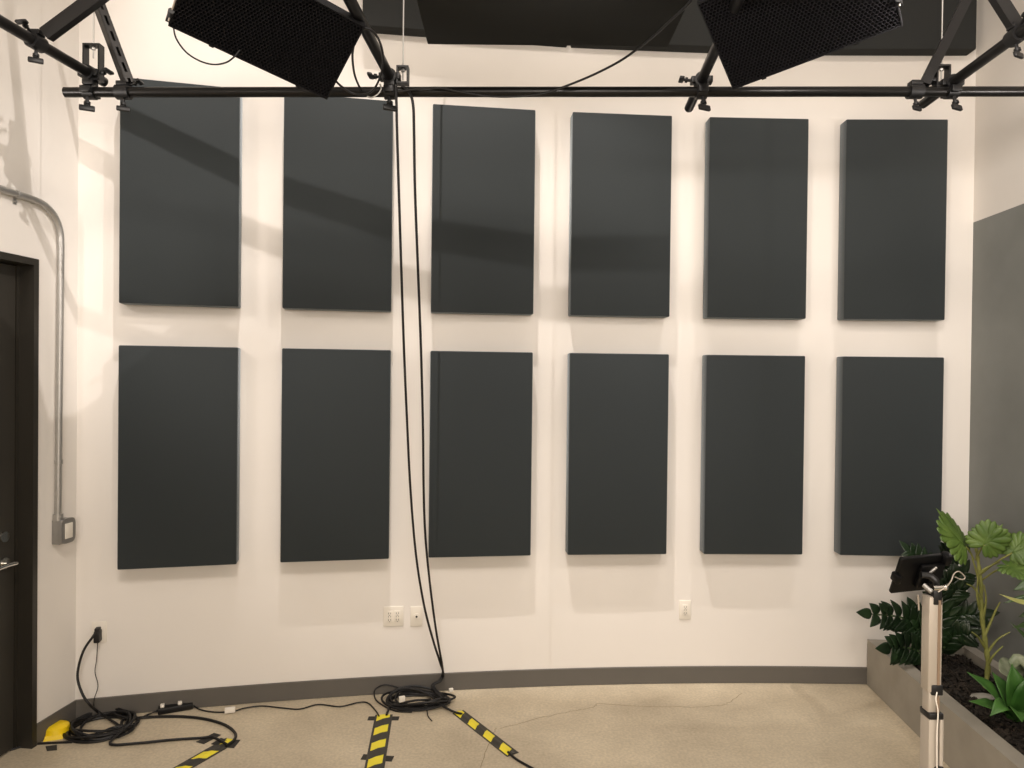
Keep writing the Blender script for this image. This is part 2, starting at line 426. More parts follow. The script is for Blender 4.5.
# single clamps that carry the braces
def brace_clamp(p, d, label, cat='clamp'):
    t = thing('brace_clamp', label, cat, p, 'clamps holding the braces')
    bb = MB(); bb.hollow(p - d*.03, p + d*.03, PR+.01, PR+.0005, 20)
    x, y, _ = frame_of(d); bb.box(p + Z*(PR+.014), X, Y, Z, .05, .045, .02, .004); bb.build('collar', 'black', t)
    bb = MB(); wing(bb, p + V((0, 0, -PR-.008)), V((.1, -.2, -1)), 1.1); bb.build('wing_bolt', 'black', t)
    bb = MB(); wing(bb, p + d*.03 + Z*(PR+.01), d + V((0, 0, .35)), 1.0); bb.build('wing_bolt', 'black', t)
    return t
def strut(p0, p1, face, label, slots=True, w=.041, m='strut'):
    """slotted channel: back web with slots turned towards 'face', two flanges"""
    d = (p1 - p0).normalized(); L = (p1 - p0).length
    n = (face - d*face.dot(d)).normalized(); s = d.cross(n)
    b = MB(); th = .004
    for k in (-1, 1): b.box(p0 + d*L/2 + s*k*(w/2-th/2), s, n, d, th, w, L)
    if slots:
        for k in (-1, 1): b.box(p0 + d*L/2 + s*k*(w*.32) + n*(w/2-th/2), s, n, d, w*.34, th, L)
        pitch = .075; q = .02
        while q < L - .03:
            b.box(p0 + d*(q+.0125) + n*(w/2-th/2), s, n, d, w*.3, th, .028); q += pitch
    else:
        b.box(p0 + d*L/2 + n*(w/2-th/2), s, n, d, w-2*th, th, L)
    for k in (-1, 1): b.box(p0 + d*L/2 + s*k*(w/2-.008) - n*(w/2-th/2), s, n, d, .012, th, L)
    return tag(b.build('strut_brace', m, None, p0, sm=0), label, 'strut brace', 'channel braces above the pipes')
# brace on the level pipe, left: leans left going up
c0 = lvl(on_y(131, 92, YP).x)
tA, tB = on_y(128.5, 84, YP), on_y(97, 0, YP)
dA = (tB - tA).normalized()
strut(tA, tA + dA*1.3, V((.75, -.65, 0)), 'grey slotted channel brace rising left from the left end of the level pipe')
brace_clamp(c0 + HD*-.035, HD, 'black clamp at the foot of the slotted brace on the level pipe, left end')
# brace on the level pipe, right: leans right going up
tA, tB = on_y(924, 85, YP), on_y(966, 0, YP)
dA = (tB - tA).normalized()
strut(tA, tA + dA*2.0, V((-.3, -1, -.2)), 'dark channel brace rising right from the level pipe, right of the right softbox', slots=False, m='strutblack')
brace_clamp(lvl(on_y(915, 90, YP).x), HD, 'dark clamp with a flat plate at the foot of the right-hand channel brace')
# braces on the outer cross pipes
A, d = GP['left']; k = (on_z(52, 42, ZQ) - A).length; q = A + d*k
u1 = on_y(49, 33, q.y); u2 = on_y(91, 2, q.y)
strut(u1 - (u2-u1).normalized()*.015, u1 + (u2-u1).normalized()*.7, V((0, -1, -.3)), 'wide dark channel brace rising right from the leftmost cross pipe', slots=False, w=.048, m='strutblack')
brace_clamp(q, d, 'black clamp under the wide dark brace on the leftmost cross pipe')
A, d = GP['far']; k = (on_z(1016, 36, ZQ) - A).length; q = A + d*k
u1 = on_y(1018, 30, q.y); u2 = on_y(999, 0, q.y)
strut(u1 - (u2-u1).normalized()*.01, u1 + (u2-u1).normalized()*2.2, V((0, -1, -.3)), 'dark channel brace rising left from the rightmost cross pipe at the photo edge', slots=False, w=.041, m='strutblack')
brace_clamp(q, d, 'black clamp under the brace on the rightmost cross pipe')
# a small extra clamp lower on the rightmost pipe
A, d = GP['far']; q = A + d*(on_z(996, 50, ZQ) - A).length

# rod hangers with rectangular loops
def hanger(px, pytop, wpx, label, ydep):
    t0 = on_y(px, pytop, ydep); x = t0.x; ztop = t0.z
    zb = zp + PR + .001
    w = wpx/F*ydep
    t = thing('pipe_hanger', label, 'pipe hanger', V((x, ydep, zb)), 'rod hangers for the pipe grid')
    bb = MB(); dp = .04; th = .008
    for s_ in (-1, 1): bb.box(V((x + s_*(w/2-th/2), ydep, (zb+ztop)/2)), X, Y, Z, th, dp, ztop-zb)
    bb.box(V((x, ydep, ztop-th/2)), X, Y, Z, w-2*th, dp, th); bb.box(V((x, ydep, zb+th/2)), X, Y, Z, w-2*th, dp, th)
    bb.build('loop', 'black', t, sm=0)
    bb = MB(); bb.cyl(V((x, ydep, ztop-.06)), V((x, ydep, CEIL-.002)), .0032, 8); rd = bb.build('rod', 'steel', t)
    bb = MB(); bb.cyl(V((x, ydep, ztop)), V((x, ydep, ztop+.008)), .009, 6); bb.cyl(V((x, ydep, ztop-.022)), V((x, ydep, ztop-.012)), .009, 6); bb.build('nut', 'steel', t)
hanger(93.5, 45, 17, 'rod hanger with a dark square loop left of the slotted brace', YP)
hanger(403, 67, 12, 'rod hanger with an open black loop above the hanging cables', YP)
hanger(941.5, 66, 14, 'rod hanger with a dark loop between the right brace and the rightmost pipe', YP)

# ------------------------------------------------------------------ ceiling cloud
yc_ = 3.15
f0 = on_y(427.5, 47, yc_); f1 = on_y(668, 45, yc_); zc_ = (f0.z+f1.z)/2
n0 = on_z(411.5, 0, zc_); n1 = on_z(683.5, 0, zc_)
xl, xr = f0.x, f1.x
t = thing('ceiling_cloud', 'flat dark grey acoustic board hung level under the ceiling between the two softboxes', 'ceiling panel', V(((xl+xr)/2, yc_-.6, zc_)))
b = MB(); b.abox(xl, xr, yc_-1.25, yc_, zc_, zc_+.05, .006); b.build('board', 'cloud', t)
for sx in (xl+.12, xr-.12):
    for sy in (yc_-.9, yc_-.15):
        b = MB(); b.cyl(V((sx, sy, zc_+.05)), V((sx, sy, CEIL-.002)), .0015, 6); b.cyl(V((sx, sy, zc_+.05)), V((sx, sy, zc_+.07)), .008, 8); b.build('hanging_wire', 'steel', t)

# ------------------------------------------------------------------ softboxes
def softbox(corners, label, grp, mount, knob_at):
    a, bb_, c, d = [CAMPOS + (V(q) - CAMPOS)*.975 for q in corners]
    n = (a - bb_).cross(c - bb_).normalized()
    if n.dot(CAMPOS - bb_) < 0: n = -n
    cen = (a + bb_ + c + d)/4; e1 = (a - bb_); e2 = (c - bb_)
    L1, L2 = e1.length, e2.length; e1 = e1.normalized(); e2 = e2.normalized()
    t = thing('softbox', label, 'studio light', cen - n*.18, grp)
    # fabric skirt: frustum walls, with a lip around the front
    def rect(s1, s2, off): return [cen + e1*(i*L1/2*s1) + e2*(j*L2/2*s2) + n*off for i, j in ((-1,-1),(1,-1),(1,1),(-1,1))]
    m = MB(); R = [rect(1,1,0), rect(1,1,-.045), rect(.62,.55,-.16), rect(.5,.4,-.19)]
    inner = rect(.985, .975, 0); inner2 = rect(.985, .975, -.03)
    loops = [[m.bm.verts.new(p_) for p_ in r_] for r_ in ([inner2, inner] + R)]
    for A_, B_ in zip(loops, loops[1:]):
        for i in range(4): m.face([A_[i], A_[(i+1) % 4], B_[(i+1) % 4], B_[i]])
    m.face(loops[-1]); m.build('shell', 'softbox', t, sm=0)
    m = MB(); m.box(cen - n*.034, e1, e2, n, L1*.985, L2*.975, .004); m.build('diffuser', 'softbox', t, sm=0)
    # honeycomb egg-crate
    m = MB(); r = .0078; hx_, hy_ = r*math.sqrt(3), r*1.5; U, Wd = L1*.985/2, L2*.975/2
    seen_e = set(); row = 0; y_ = -Wd
    while y_ < Wd + hy_:
        x_ = -U + (hx_/2 if row % 2 else 0)
        while x_ < U + hx_:
            P6 = [(x_ + r*math.sin(PI/3*k), y_ + r*math.cos(PI/3*k)) for k in range(6)]
            for k in range(3):
                p_, q_ = P6[k], P6[k+1]
                cl = lambda w: (max(-U, min(U, w[0])), max(-Wd, min(Wd, w[1])))
                p_, q_ = cl(p_), cl(q_)
                if abs(p_[0]-q_[0]) + abs(p_[1]-q_[1]) < 1e-5: continue
                vs = [m.bm.verts.new(cen + e1*w[0] + e2*w[1] + n*o_) for w, o_ in ((p_, -.001), (q_, -.001), (q_, -.028), (p_, -.028))]
                m.face(vs)
            x_ += hx_
        y_ += hy_; row += 1
    # thin rims so the cell walls catch light on their edges
    g = m.build('honeycomb_grid', 'grid', t, sm=0)
    md = g.modifiers.new('thick', 'SOLIDIFY'); md.thickness = .0022; md.offset = 0
    # lamp head at the back and yoke up to a pipe
    m = MB(); m.box(cen - n*.225, e1, e2, n, L1*.5, L2*.38, .07, .008); m.build('lamp_head', 'black', t)
    m = MB(); back = cen - n*.25
    top = V(mount); m.tube(smooth([back, back*.5 + top*.5 + Z*.02, top], 6), .012, 10); m.build('yoke', 'black', t)
    m = MB(); m.hollow(top - GPd*.02, top + GPd*.02, PR+.012, PR+.001, 16); m.box(top - Z*(PR+.02), X, Y, Z, .03, .03, .03, .004); m.build('hook_clamp', 'black', t)
    # corner knob and pale seam strap
    kp = cen + e1*(knob_at[0]*L1/2) + e2*(knob_at[1]*L2/2)
    dk = e1*knob_at[0]
    m = MB(); m.cyl(kp - n*.02 - dk*.01, kp - n*.02 + dk*.012, .014, 14); m.tube([kp - n*.02, kp + n*.002 + dk*.004 - e2*knob_at[1]*.05], .011, 10); m.build('corner_knob', 'black', t)
    m = MB(); m.tube([kp - n*.004 + dk*.002, kp - n*.004 + dk*.002 - e2*(knob_at[1]*L2*.55)], .0035, 6); st = m.build('strap', 'alu', t); st['label'] = 'pale seam strap'
    for k in (-.3, .25):
        m = MB(); m.box(cen + e1*L1*k - e2*(L2/2+.004) - n*.012, e1, e2, n, .018, .01, .014, .002); m.build('velcro_tab', 'softbox', t)
    return cen, e1, e2, n, L1, L2
def pipe_at(key, y): A, d = GP[key]; return A + d*((y - A.y)/d.y)
GPd = GP['mid'][1]
sbL = softbox([(-1.289, 2.604, 3.187), (-.789, 2.947, 3.055), (-.585, 2.725, 3.251), (-1.084, 2.382, 3.383)],
        'black honeycomb softbox hanging at upper left, its lower corner over the second panel', 'softboxes', pipe_at('mid', 2.25), (1, -.9))
GPd = GP['right'][1]
sbR = softbox([(1.400, 2.543, 3.185), (.897, 2.894, 3.093), (.678, 2.636, 3.306), (1.18, 2.285, 3.398)],
        'black honeycomb softbox hanging at upper right, right of the ceiling cloud', 'softboxes', pipe_at('right', 2.25), (1, -.6))

# ------------------------------------------------------------------ cables up high
def cable(pts, r, name, label, cat, m='cable', n=8, group=None, seg=8):
    b = MB(); P = smooth(pts, n); b.tube(P, r, seg)
    return tag(b.build(name, m, None, P[-1]), label, cat, group)
yk = YP - .05
# cord arc under the left softbox
a_, e1, e2, n_, L1, L2 = sbL
yy = 2.62
cable([on_y(x, y, yy) for x, y in ((173, 24), (176, 38), (186, 52), (200, 61), (214, 64.5), (226, 62.5), (234, 57), (240, 50))], .0032, 'cord', 'thin black cord sagging in an arc under the left softbox edge', 'cable')
# loop left of the middle clamp
yl = YP - .055
cable([on_y(x, y, yl - max(0, 92 - y)*.0073) for x, y in ((333, 78), (341, 86), (352, 93), (364, 94.5), (374, 89), (381, 74), (383, 56), (379, 40), (371, 30), (363, 29), (356, 38), (352.5, 54), (354, 72), (358, 84), (362, 91))], .0048, 'cable_loop', 'black cable looped between the left softbox and the clamp', 'cable')
cable([on_y(x, y, yl-.02) for x, y in ((380, 84), (381, 89), (378, 94), (372, 97.5), (367, 96.5))], .0035, 'cable_tie', 'pale end of a tie hanging in front of the level pipe by the cable loop', 'cable tie', 'steel')
# cable along and up from the pipe
cable([on_y(403, 91, yk), on_y(420, 88.5, yk), on_y(440, 88, yk), on_y(462, 92, yk), on_y(490, 96.2, yk), on_y(520, 96.2, yk), on_y(545, 93, yk-.01), on_y(570, 84.5, yk-.04), on_y(595, 74, yk-.1), on_y(620, 61, yk-.18), on_y(640, 47, 2.85), on_y(656, 34, 2.7), on_y(672, 19, 2.55), on_y(690, 2, 2.42), on_y(700, -15, 2.35), on_y(705, -40, 2.3)], .0052, 'power_cable', 'black cable drooping along the level pipe and rising past the ceiling cloud edge', 'cable')

# ------------------------------------------------------------------ hanging cables and coil on the floor
def coil(cx, cy, rx, ry, turns, r, seed, lead_in, lead_out, name, label, h=.012, jit=.10):
    """cx.. in floor metres; several loose turns lying on the floor"""
    rnd = random.Random(seed); pts = []
    N = 14
    for t in range(turns):
        q = rnd.uniform(.72, 1.0); sx, sy = rx*q*rnd.uniform(.95, 1.04), ry*q*rnd.uniform(.95, 1.04); ox, oy = rnd.uniform(-1, 1)*rx*(1.02-q)*.8, rnd.uniform(-1, 1)*ry*(1.02-q)*.8
        for k in range(N):
            an = 2*PI*k/N
            pts.append(V((cx + ox + sx*math.cos(an), cy + oy + sy*math.sin(an), r + h*t*(.55 + .45*math.sin(an*2 + t)))))
    return lead_in + pts + lead_out
fc0 = on_z(378, 700, 0); fc1 = on_z(457, 700, 0); fcb = on_z(420, 693.5, 0); fcf = on_z(420, 712, 0)
ccx, ccy = on_z(419, 699, 0).x, (fcb.y + fcf.y)/2; crx, cry = (fc1.x - fc0.x)/2*.92, (fcb.y - fcf.y)/2*1.0
def yhang(y):   # the cables hang from the pipe and drift back to the wall foot
    k = max(0, min(1, (y - 100)/580)); return (YP - .03) + k*(4.03 - YP)
ca = [(396, 86), (396.5, 105), (397, 130), (398.5, 180), (401, 260), (404, 350), (407, 420), (410.5, 490), (416, 555), (424, 605), (433, 640), (440, 662)]
cb = [(402, 86), (409, 92), (413, 104), (414, 130), (415, 190), (418, 270), (421, 350), (423, 430), (423.5, 480), (425, 530), (429.5, 580), (436, 630), (442, 664)]
for lst, lab, sd, ex in ((ca, 'left of the two black cables hanging from the pipe to the floor', 3, 0), (cb, 'right of the two black cables hanging from the pipe to the floor', 11, 1)):
    pts = [on_y(x, y, yhang(y)) for x, y in lst]
    lead = [on_wall(443.5 - ex, 674, .03), on_wall(441 - 2*ex, 681, .04), on_wall(434-2*ex, 686.5, .07)]
    body = coil(ccx, ccy, crx*(.9 if ex else 1), cry*(.92 if ex else 1), 5, .0072, sd, [], [], '', '', h=.011 + .001*ex)
    tail = [on_z(395, 706, .012), on_z(388, 711, .008), on_z(386.5, 715, .007)] if not ex else [on_z(452, 711, .01), on_z(462, 714, .009)]
    cable(pts + lead + body + tail, .0064, 'hanging_cable', lab, 'cable', n=6, group='hanging cables')
# thinner stray loop left of the coil and a wire end in front
cable([on_wall(402, 691, .04), on_wall(396, 687, .025), on_wall(384, 685, .02), on_wall(375, 690, .025), on_z(375.5, 699, .012), on_z(384, 706, .006), on_z(396, 711, .006), on_z(412, 712, .006)], .0042, 'cable', 'thin black cable making a loose loop on the left side of the floor coil', 'cable')
cable([on_z(424, 706, .012), on_z(427, 711, .008), on_z(428, 716, .005), on_z(432, 721, .004)], .003, 'wire_end', 'short thin wire end sticking out in front of the floor coil', 'cable')
def wedge_tag(p, name, label, sz=(.035, .02, .03)):
    b = MB(); b.box(p, V((.9, .4, 0)).normalized(), V((-.4, .9, 0)).normalized(), Z, *sz, .003)
    return tag(b.build(name, 'white', None, p), label, 'label tag')
wedge_tag(on_z(402, 699, .06), 'cable_tag', 'white tag wrapped on the left side of the coiled cables')
wedge_tag(on_wall(451, 690, .07), 'cable_tag', 'small white tag at the right back of the coiled cables', (.026, .016, .02))

# ------------------------------------------------------------------ floor tape
def strip(pa, pb, w, mname, name, z0, thick, uvlen=True, parent=None, hump=0.0):
    """flat tape laid over a cable: cross-section slightly humped"""
    A, B = V(pa), V(pb); d = (B - A); L = d.length; d = d/L; s = V((-d.y, d.x, 0))
    b = MB(); uvl = b.bm.loops.layers.uv.new('UVMap')
    nx, ny = 10, max(2, int(L/.03)); prof = []
    G = []
    for j in range(ny+1):
        row = []
        for i in range(nx+1):
            v = i/nx; hh = hump*math.exp(-((v-.5)/.16)**2)
            row.append((b.bm.verts.new(A + d*(L*j/ny) + s*(w*(v-.5)) + Z*(z0 + thick + hh)), (L*j/ny, v)))
        G.append(row)
    for j in range(ny):
        for i in range(nx):
            q = [G[j][i], G[j][i+1], G[j+1][i+1], G[j+1][i]]
            f = b.bm.faces.new([k[0] for k in q])
            for l, k in zip(f.loops, q): l[uvl].uv = k[1]
    # skirt
    ring = [G[0][i][0] for i in range(nx+1)] + [G[j][nx][0] for j in range(1, ny+1)] + [G[ny][i][0] for i in range(nx-1, -1, -1)] + [G[j][0][0] for j in range(ny-1, 0, -1)]
    low = [b.bm.verts.new(V((v.co.x, v.co.y, z0))) for v in ring]
    for i in range(len(ring)): b.face([ring[i], low[i], low[(i+1) % len(low)], ring[(i+1) % len(ring)]])
    return b
def bit(parent, pa, pb, w, z0=.0004, label=None):
    b = strip(pa, pb, w, 'tape', '', z0, .0008); return b.build('cross_tape', 'tape', parent)
pa, pb = on_z(384, 715, 0), on_z(373, 776, 0)
t = thing('hazard_tape', 'yellow and black striped tape strip running to the photo bottom, left of the floor coil', 'floor tape', pa, 'striped cable tape on the floor')
wtp = (on_z(396, 716, 0) - on_z(372.5, 716, 0)).length
strip(pa, pb, wtp*.74, '', '', 0.001, .001, hump=.003).build('strip', 'hazard', t)
bit(t, on_z(368, 718.5, 0), on_z(399, 718.5, 0), .045); bit(t, on_z(362, 757, 0), on_z(393, 759, 0), .05)
pa, pb = on_z(458, 712, 0), on_z(513, 755, 0)
t = thing('hazard_tape', 'yellow and black striped tape strip slanting right from the floor coil', 'floor tape', pa, 'striped cable tape on the floor')
strip(pa, pb, .072, '', '', 0.001, .001, hump=.006).build('strip', 'hazard', t)
cable([on_z(508, 752, .006), on_z(516, 759, .006), on_z(528, 766, .006), on_z(545, 775, .006)], .0062, 'cable', 'black cable leaving the far end of the slanting striped tape', 'cable')
pa, pb = on_z(232, 740, 0), on_z(166, 778, 0)
t = thing('hazard_tape', 'yellow and black striped tape strip at lower left, starting at the crossed black tape', 'floor tape', pa, 'striped cable tape on the floor')
strip(pa, pb, .085, '', '', 0.001, .001, hump=.004).build('strip', 'hazard', t)
def tape_piece(quad, label):
    P = [on_z(x, y, .0012) for x, y in quad]
    b = MB(); b.plate([V((p.x, p.y, .0004)) for p in P], .0022, Z)
    return tag(b.build('gaffer_tape', 'tape', None, P[0], sm=0), label, 'tape', 'black gaffer tape pieces')
tape_piece([(196, 742), (214, 733), (221, 735), (204, 744)], 'black tape piece over the cable, left of the crossed tape')
tape_piece([(211, 744), (221, 738), (228, 740.5), (220, 746)], 'small black tape piece touching the striped tape start')
tape_piece([(222, 747), (229, 740), (240.5, 740), (234, 748)], 'black tape piece at the bend of the cable beside the striped tape')
tape_piece([(45.5, 746.5), (57, 745), (57, 750), (47, 751)], 'small black tape square in front of the yellow cover')

# ------------------------------------------------------------------ left corner: outlet, coil, strip, yellow cover
def plate(px, py, w, h, name, label, kind):
    a, z = on_wall_a(px, py); t_, n = wall_axes(a); c = wall(a, z)
    t = thing(name, label, 'wall outlet' if kind != 'jack' else 'wall plate', c, 'wall plates')
    b = MB(); b.box(c + n*.0035, t_, n, Z, w, .006, h, .0022, 2); b.build('cover_plate', 'white', t)
    def recept(ox):
        b = MB(); b.box(c + t_*ox + n*.007, t_, n, Z, .034, .004, .067, .0015); r_ = b.build('receptacle', 'white', t)
        b = MB()
        for oz in (-.019, .019):
            for q in (-.0065, .0065): b.box(c + t_*(ox+q) + n*.0092, t_, n, Z, .0025, .001, .009) ; b.bm.verts.ensure_lookup_table()
            vs = c + t_*ox + n*.0092 + Z*(oz - .011); b.box(vs, t_, n, Z, .005, .001, .004)
            for v in b.bm.verts: pass
            for q in (-.0065, .0065): b.box(c + t_*(ox+q) + n*.0092 + Z*oz, t_, n, Z, .0028, .001, .010)
        b.build('slot', 'slot', r_, sm=0)
    if kind == 'double': recept(-.023); recept(.023)
    elif kind == 'single': recept(0)
    elif kind == 'jack':
        b = MB(); b.cyl(c + n*.006, c + n*.011, .017, 24); b.cyl(c + n*.011, c + n*.013, .0065, 16); b.build('insert', 'white', t)
        b = MB(); b.cyl(c + n*.0125, c + n*.0145, .0062, 16); b.build('jack', 'cable', t)
    return c, t_, n, t
plate(393.5, 616, .118, .118, 'wall_outlet', 'white double outlet plate on the wall left of the hanging cables', 'double')
plate(416.5, 616, .072, .118, 'cable_plate', 'white wall plate with a black jack hole beside the double outlet', 'jack')
plate(684.8, 609.5, .072, .118, 'wall_outlet', 'white single duplex outlet on the right half of the wall', 'single')
c, t_, n, t = plate(99.5, 632, .074, .118, 'wall_outlet', 'white outlet near the left corner with a black adapter plugged in', 'single')
ad = c + n*.03 + Z*-.012
b = MB(); b.box(ad, t_, n, Z, .03, .05, .062, .005); b.box(ad + Z*.035 + n*.002, t_, n, Z, .024, .04, .024, .004)
tag(b.build('plug_adapter', 'cable', None, ad), 'black plug adapter in the outlet near the left corner', 'plug')
# cable from the adapter to the coil
l0, l1 = on_z(67, 728, 0), on_z(137, 728, 0); lb, lf = on_z(100, 712, 0), on_z(100, 746, 0)
lcx, lcy, lrx, lry = (l0.x+l1.x)/2 + .0, (lb.y+lf.y)/2, (l1.x-l0.x)/2*.98, (lb.y-lf.y)/2*.92
p0 = ad + Z*.03 + n*.02
pts = [p0, on_wall(93, 636.5, .06), on_wall(83, 652, .07), on_wall(77.5, 675, .07), on_wall(82, 693, .09), on_wall(90, 705, .11), on_z(100, 713, .03)]
tail = [on_z(110, 744, .01), on_z(140, 743, .007), on_z(170, 740, .007), on_z(200, 738, .007), on_z(212, 737, .008), on_z(221, 741, .008), on_z(226, 744, .008)]
cable(pts + coil(lcx, lcy, lrx, lry, 8, .0072, 21, [], [], '', '', h=.006) + tail, .0068, 'extension_cable', 'black cable from the corner outlet, coiled on the floor by the yellow cover', 'cable', n=6)
cable([ad - Z*.03, on_wall(96.5, 660, .03), on_wall(95, 672, .035), on_wall(98, 686, .04), on_wall(94, 700, .05), on_z(94, 712, .02)], .0022, 'cord', 'thin black cord hanging from the plug adapter', 'cable', seg=6)
cable([on_z(72, 742, .006), on_z(50, 743, .005), on_z(30, 744.5, .005), on_z(10, 750, .005)], .006, 'cable', 'black cable running from the left coil along the door threshold', 'cable')
# second cable: coil - big arc to tape
cable([on_z(112, 713, .03), on_z(128, 718, .02), on_z(150, 717, .008), on_z(180, 716.5, .008), on_z(205, 719, .008), on_z(225, 725, .008), on_z(235, 733, .008), on_z(234, 740, .008), on_z(226, 746, .01)], .0075, 'cable', 'thick black cable sweeping right from the left coil to the crossed tape', 'cable')
for k in range(3):
    cable([on_z(118 + 5*k, 738 - 3*k, .012), on_z(132 + k, 731 - 2*k, .02), on_z(137, 722 - k, .02), on_z(146 + k, 715, .012), on_z(160, 711 - k, .012)], .003, 'cable', ['thin black cord curling out of the left coil towards the power strip, outermost', 'thin black cord in the middle of three leaving the left coil', 'thin black cord nearest the wall leaving the left coil'][k], 'cable', group='cords to the power strip')
# power strip
s0, s1 = on_z(158, 714, 0), on_z(193, 708, 0); d = (s1 - s0).normalized(); sd = V((-d.y, d.x, 0)); L = (s1-s0).length
t = thing('power_strip', 'black power strip with white plugs on the floor along the left baseboard', 'power strip', (s0+s1)/2)
b = MB(); b.box((s0+s1)/2 + Z*.019, d, sd, Z, L, .05, .034, .006); b.build('body', 'cable', t)
for q in (.12, .62):
    b = MB(); b.box(s0 + d*L*q + Z*.043 , d, sd, Z, .022, .03, .016, .004); pl_ = b.build('plug', 'white', t); pl_['label'] = 'white plug'
cable([s1 + Z*.015, on_z(200, 709.5, .008), on_z(214, 712, .006), on_z(232, 711.5, .007), on_z(245, 708, .008), on_z(262, 706, .006), on_z(283, 708, .006), on_z(300, 709, .006), on_z(318, 704.5, .006), on_z(340, 706.5, .006), on_z(358, 702.5, .006), on_z(368, 703, .006), on_z(376, 711, .006), on_z(379, 716, .006)], .004, 'trailing_cable', 'thin black cord wandering along the baseboard from power strip to striped tape', 'cable')
p = on_z(230, 710, .02)
b = MB(); b.box(p, V((.95, .3, 0)).normalized(), V((-.3, .95, 0)).normalized(), Z, .055, .018, .03, .003)
tag(b.build('cable_tag', 'white', None, p), 'white paper tag around the cord along the baseboard', 'label tag')
# yellow cover (low folded plastic cap with a raised round dome)
y0 = on_z(43, 742, 0); y1 = on_z(63, 739, 0); y2 = on_z(69, 727, 0); y3 = on_z(52, 729, 0)
t = thing('floor_cover', 'small yellow plastic cover on the floor in the corner by the door', 'cover', (y0+y1+y2+y3)/4)
b = MB(); b.hexa([y0, y1, y2, y3], [q*.88 + (y0+y1+y2+y3)/4*.12 + Z*.022 for q in (y0, y1, y2, y3)]); b.build('tray', 'yellow', t, sm=0)
cc = (y0+y1+y2+y3)/4
b = MB(); b.tube([cc + Z*.02, cc + Z*.045, cc + Z*.055], lambda k: .062*(1 - .35*k*k), 20); b.build('dome', 'yellow', t)

# ------------------------------------------------------------------ conduit and switch box on the left wall
rc = .0165; off = rc + .004
px_ = [(-60, 166), (-30, 177), (0, 188.5), (17, 194), (35, 200), (46, 206), (55, 217), (60, 231), (61, 245)]
P = [on_LW(x, y, off) for x, y in px_] + [on_LW(60.2, 330, off), on_LW(59, 420, off), on_LW(58, 519, off)]
t = thing('electrical_conduit', 'silver metal conduit bending down beside the door to a grey box', 'conduit', P[-1])
b = MB(); b.tube(smooth(P[:9], 6) + P[9:], rc, 16); b.build('tube', 'steel', t)
def strap(p, d, tab):
    b = MB(); b.hollow(p - d*.01, p + d*.01, rc+.003, rc+.0002, 18)
    b.box(p + tab*(rc+.016) - NL*(off-.0025), tab, NL, d, .03, .003, .02); b.cyl(p + tab*(rc+.018) - NL*(off-.004), p + tab*(rc+.018) - NL*(off-.012), .005, 10)
    b.build('pipe_strap', 'steel', t)
q1, q2 = on_LW(18, 194.3, off), on_LW(58.8, 462, off)
strap(q1, (on_LW(35, 200, off) - q1).normalized(), -Z); strap(q2, Z, -DL)
# box
pb0 = on_LW(57, 519, 0); tb, zb = tz(pb0)
zb1 = on_LW(57, 543, 0).z
tz0 = tz(on_LW(51.5, 530, 0))[0]
t = thing('switch_box', 'grey metal electrical box with a rounded cover at the foot of the conduit', 'electrical box', LW(tz0, zb1))
bw = .085
b = MB(); cb_ = LW(tz0 - bw/2, (zb+zb1)/2, .024); b.box(cb_, DL, NL, Z, bw, .048, zb - zb1, .004); b.build('body', 'greybox', t)
b = MB(); cz = (zb+zb1)/2 + .004
pts2 = []
for k in range(24):
    an = 2*PI*k/24; ca_, sa_ = math.cos(an), math.sin(an)
    pts2.append(LW(tz0 - bw/2 + math.copysign(abs(ca_)**.5, ca_)*.05, cz + math.copysign(abs(sa_)**.5, sa_)*.066, .049))
b.plate(pts2, .014, NL); cv = b.build('cover', 'greybox', t)
b = MB(); b.box(LW(tz0 - bw/2, cz, .065), DL, NL, Z, .05, .006, .08, .002); lb_ = b.build('plate', 'white', cv); lb_['label'] = 'white rectangular face'
b = MB(); b.cyl(LW(tz(P[-1])[0], zb + .03, off), LW(tz(P[-1])[0], zb - .004, off), .024, 16); b.build('connector', 'steel', t)

# ------------------------------------------------------------------ planter
ZPL = .285
ft = on_z(866.6, 684.5, 0); t_front = (ft - RW(0,0)).dot(DR); n_front = (ft - RW(0,0)).dot(NR)
LEN = 3.0; RIM = .085; tf0 = .012
# the back wall is curved; the planter's far end sits just clear of it
tmin = max((wall(a_, 0) - RW(0,0)).dot(DR) for a_ in (A_R, A_R - .02, A_R - .04)) + .006
b = MB()
def pbox(b, t0, t1, z0, z1, n0, n1): return rbox(b, t0, t1, z0, z1, n0, n1)
t_far = max(.015, t_front if t_front > .0 else .015); t_far = min(t_far, .06)
pbox(b, t_far, LEN, 0, ZPL, n_front-RIM, n_front); pbox(b, t_far, LEN, 0, ZPL, .004, .004+RIM*.8)
pbox(b, t_far, t_far+RIM, 0, ZPL, .004+RIM*.8, n_front-RIM); pbox(b, LEN-RIM, LEN, 0, ZPL, .004+RIM*.8, n_front-RIM)
pbox(b, t_far+RIM, LEN-RIM, 0, .05, .004+RIM*.8, n_front-RIM)
tag(b.build('planter', 'concrete', None, RW(LEN/2, 0, n_front/2), sm=0), 'long low grey concrete planter along the right wall', 'planter')
ZS = .225
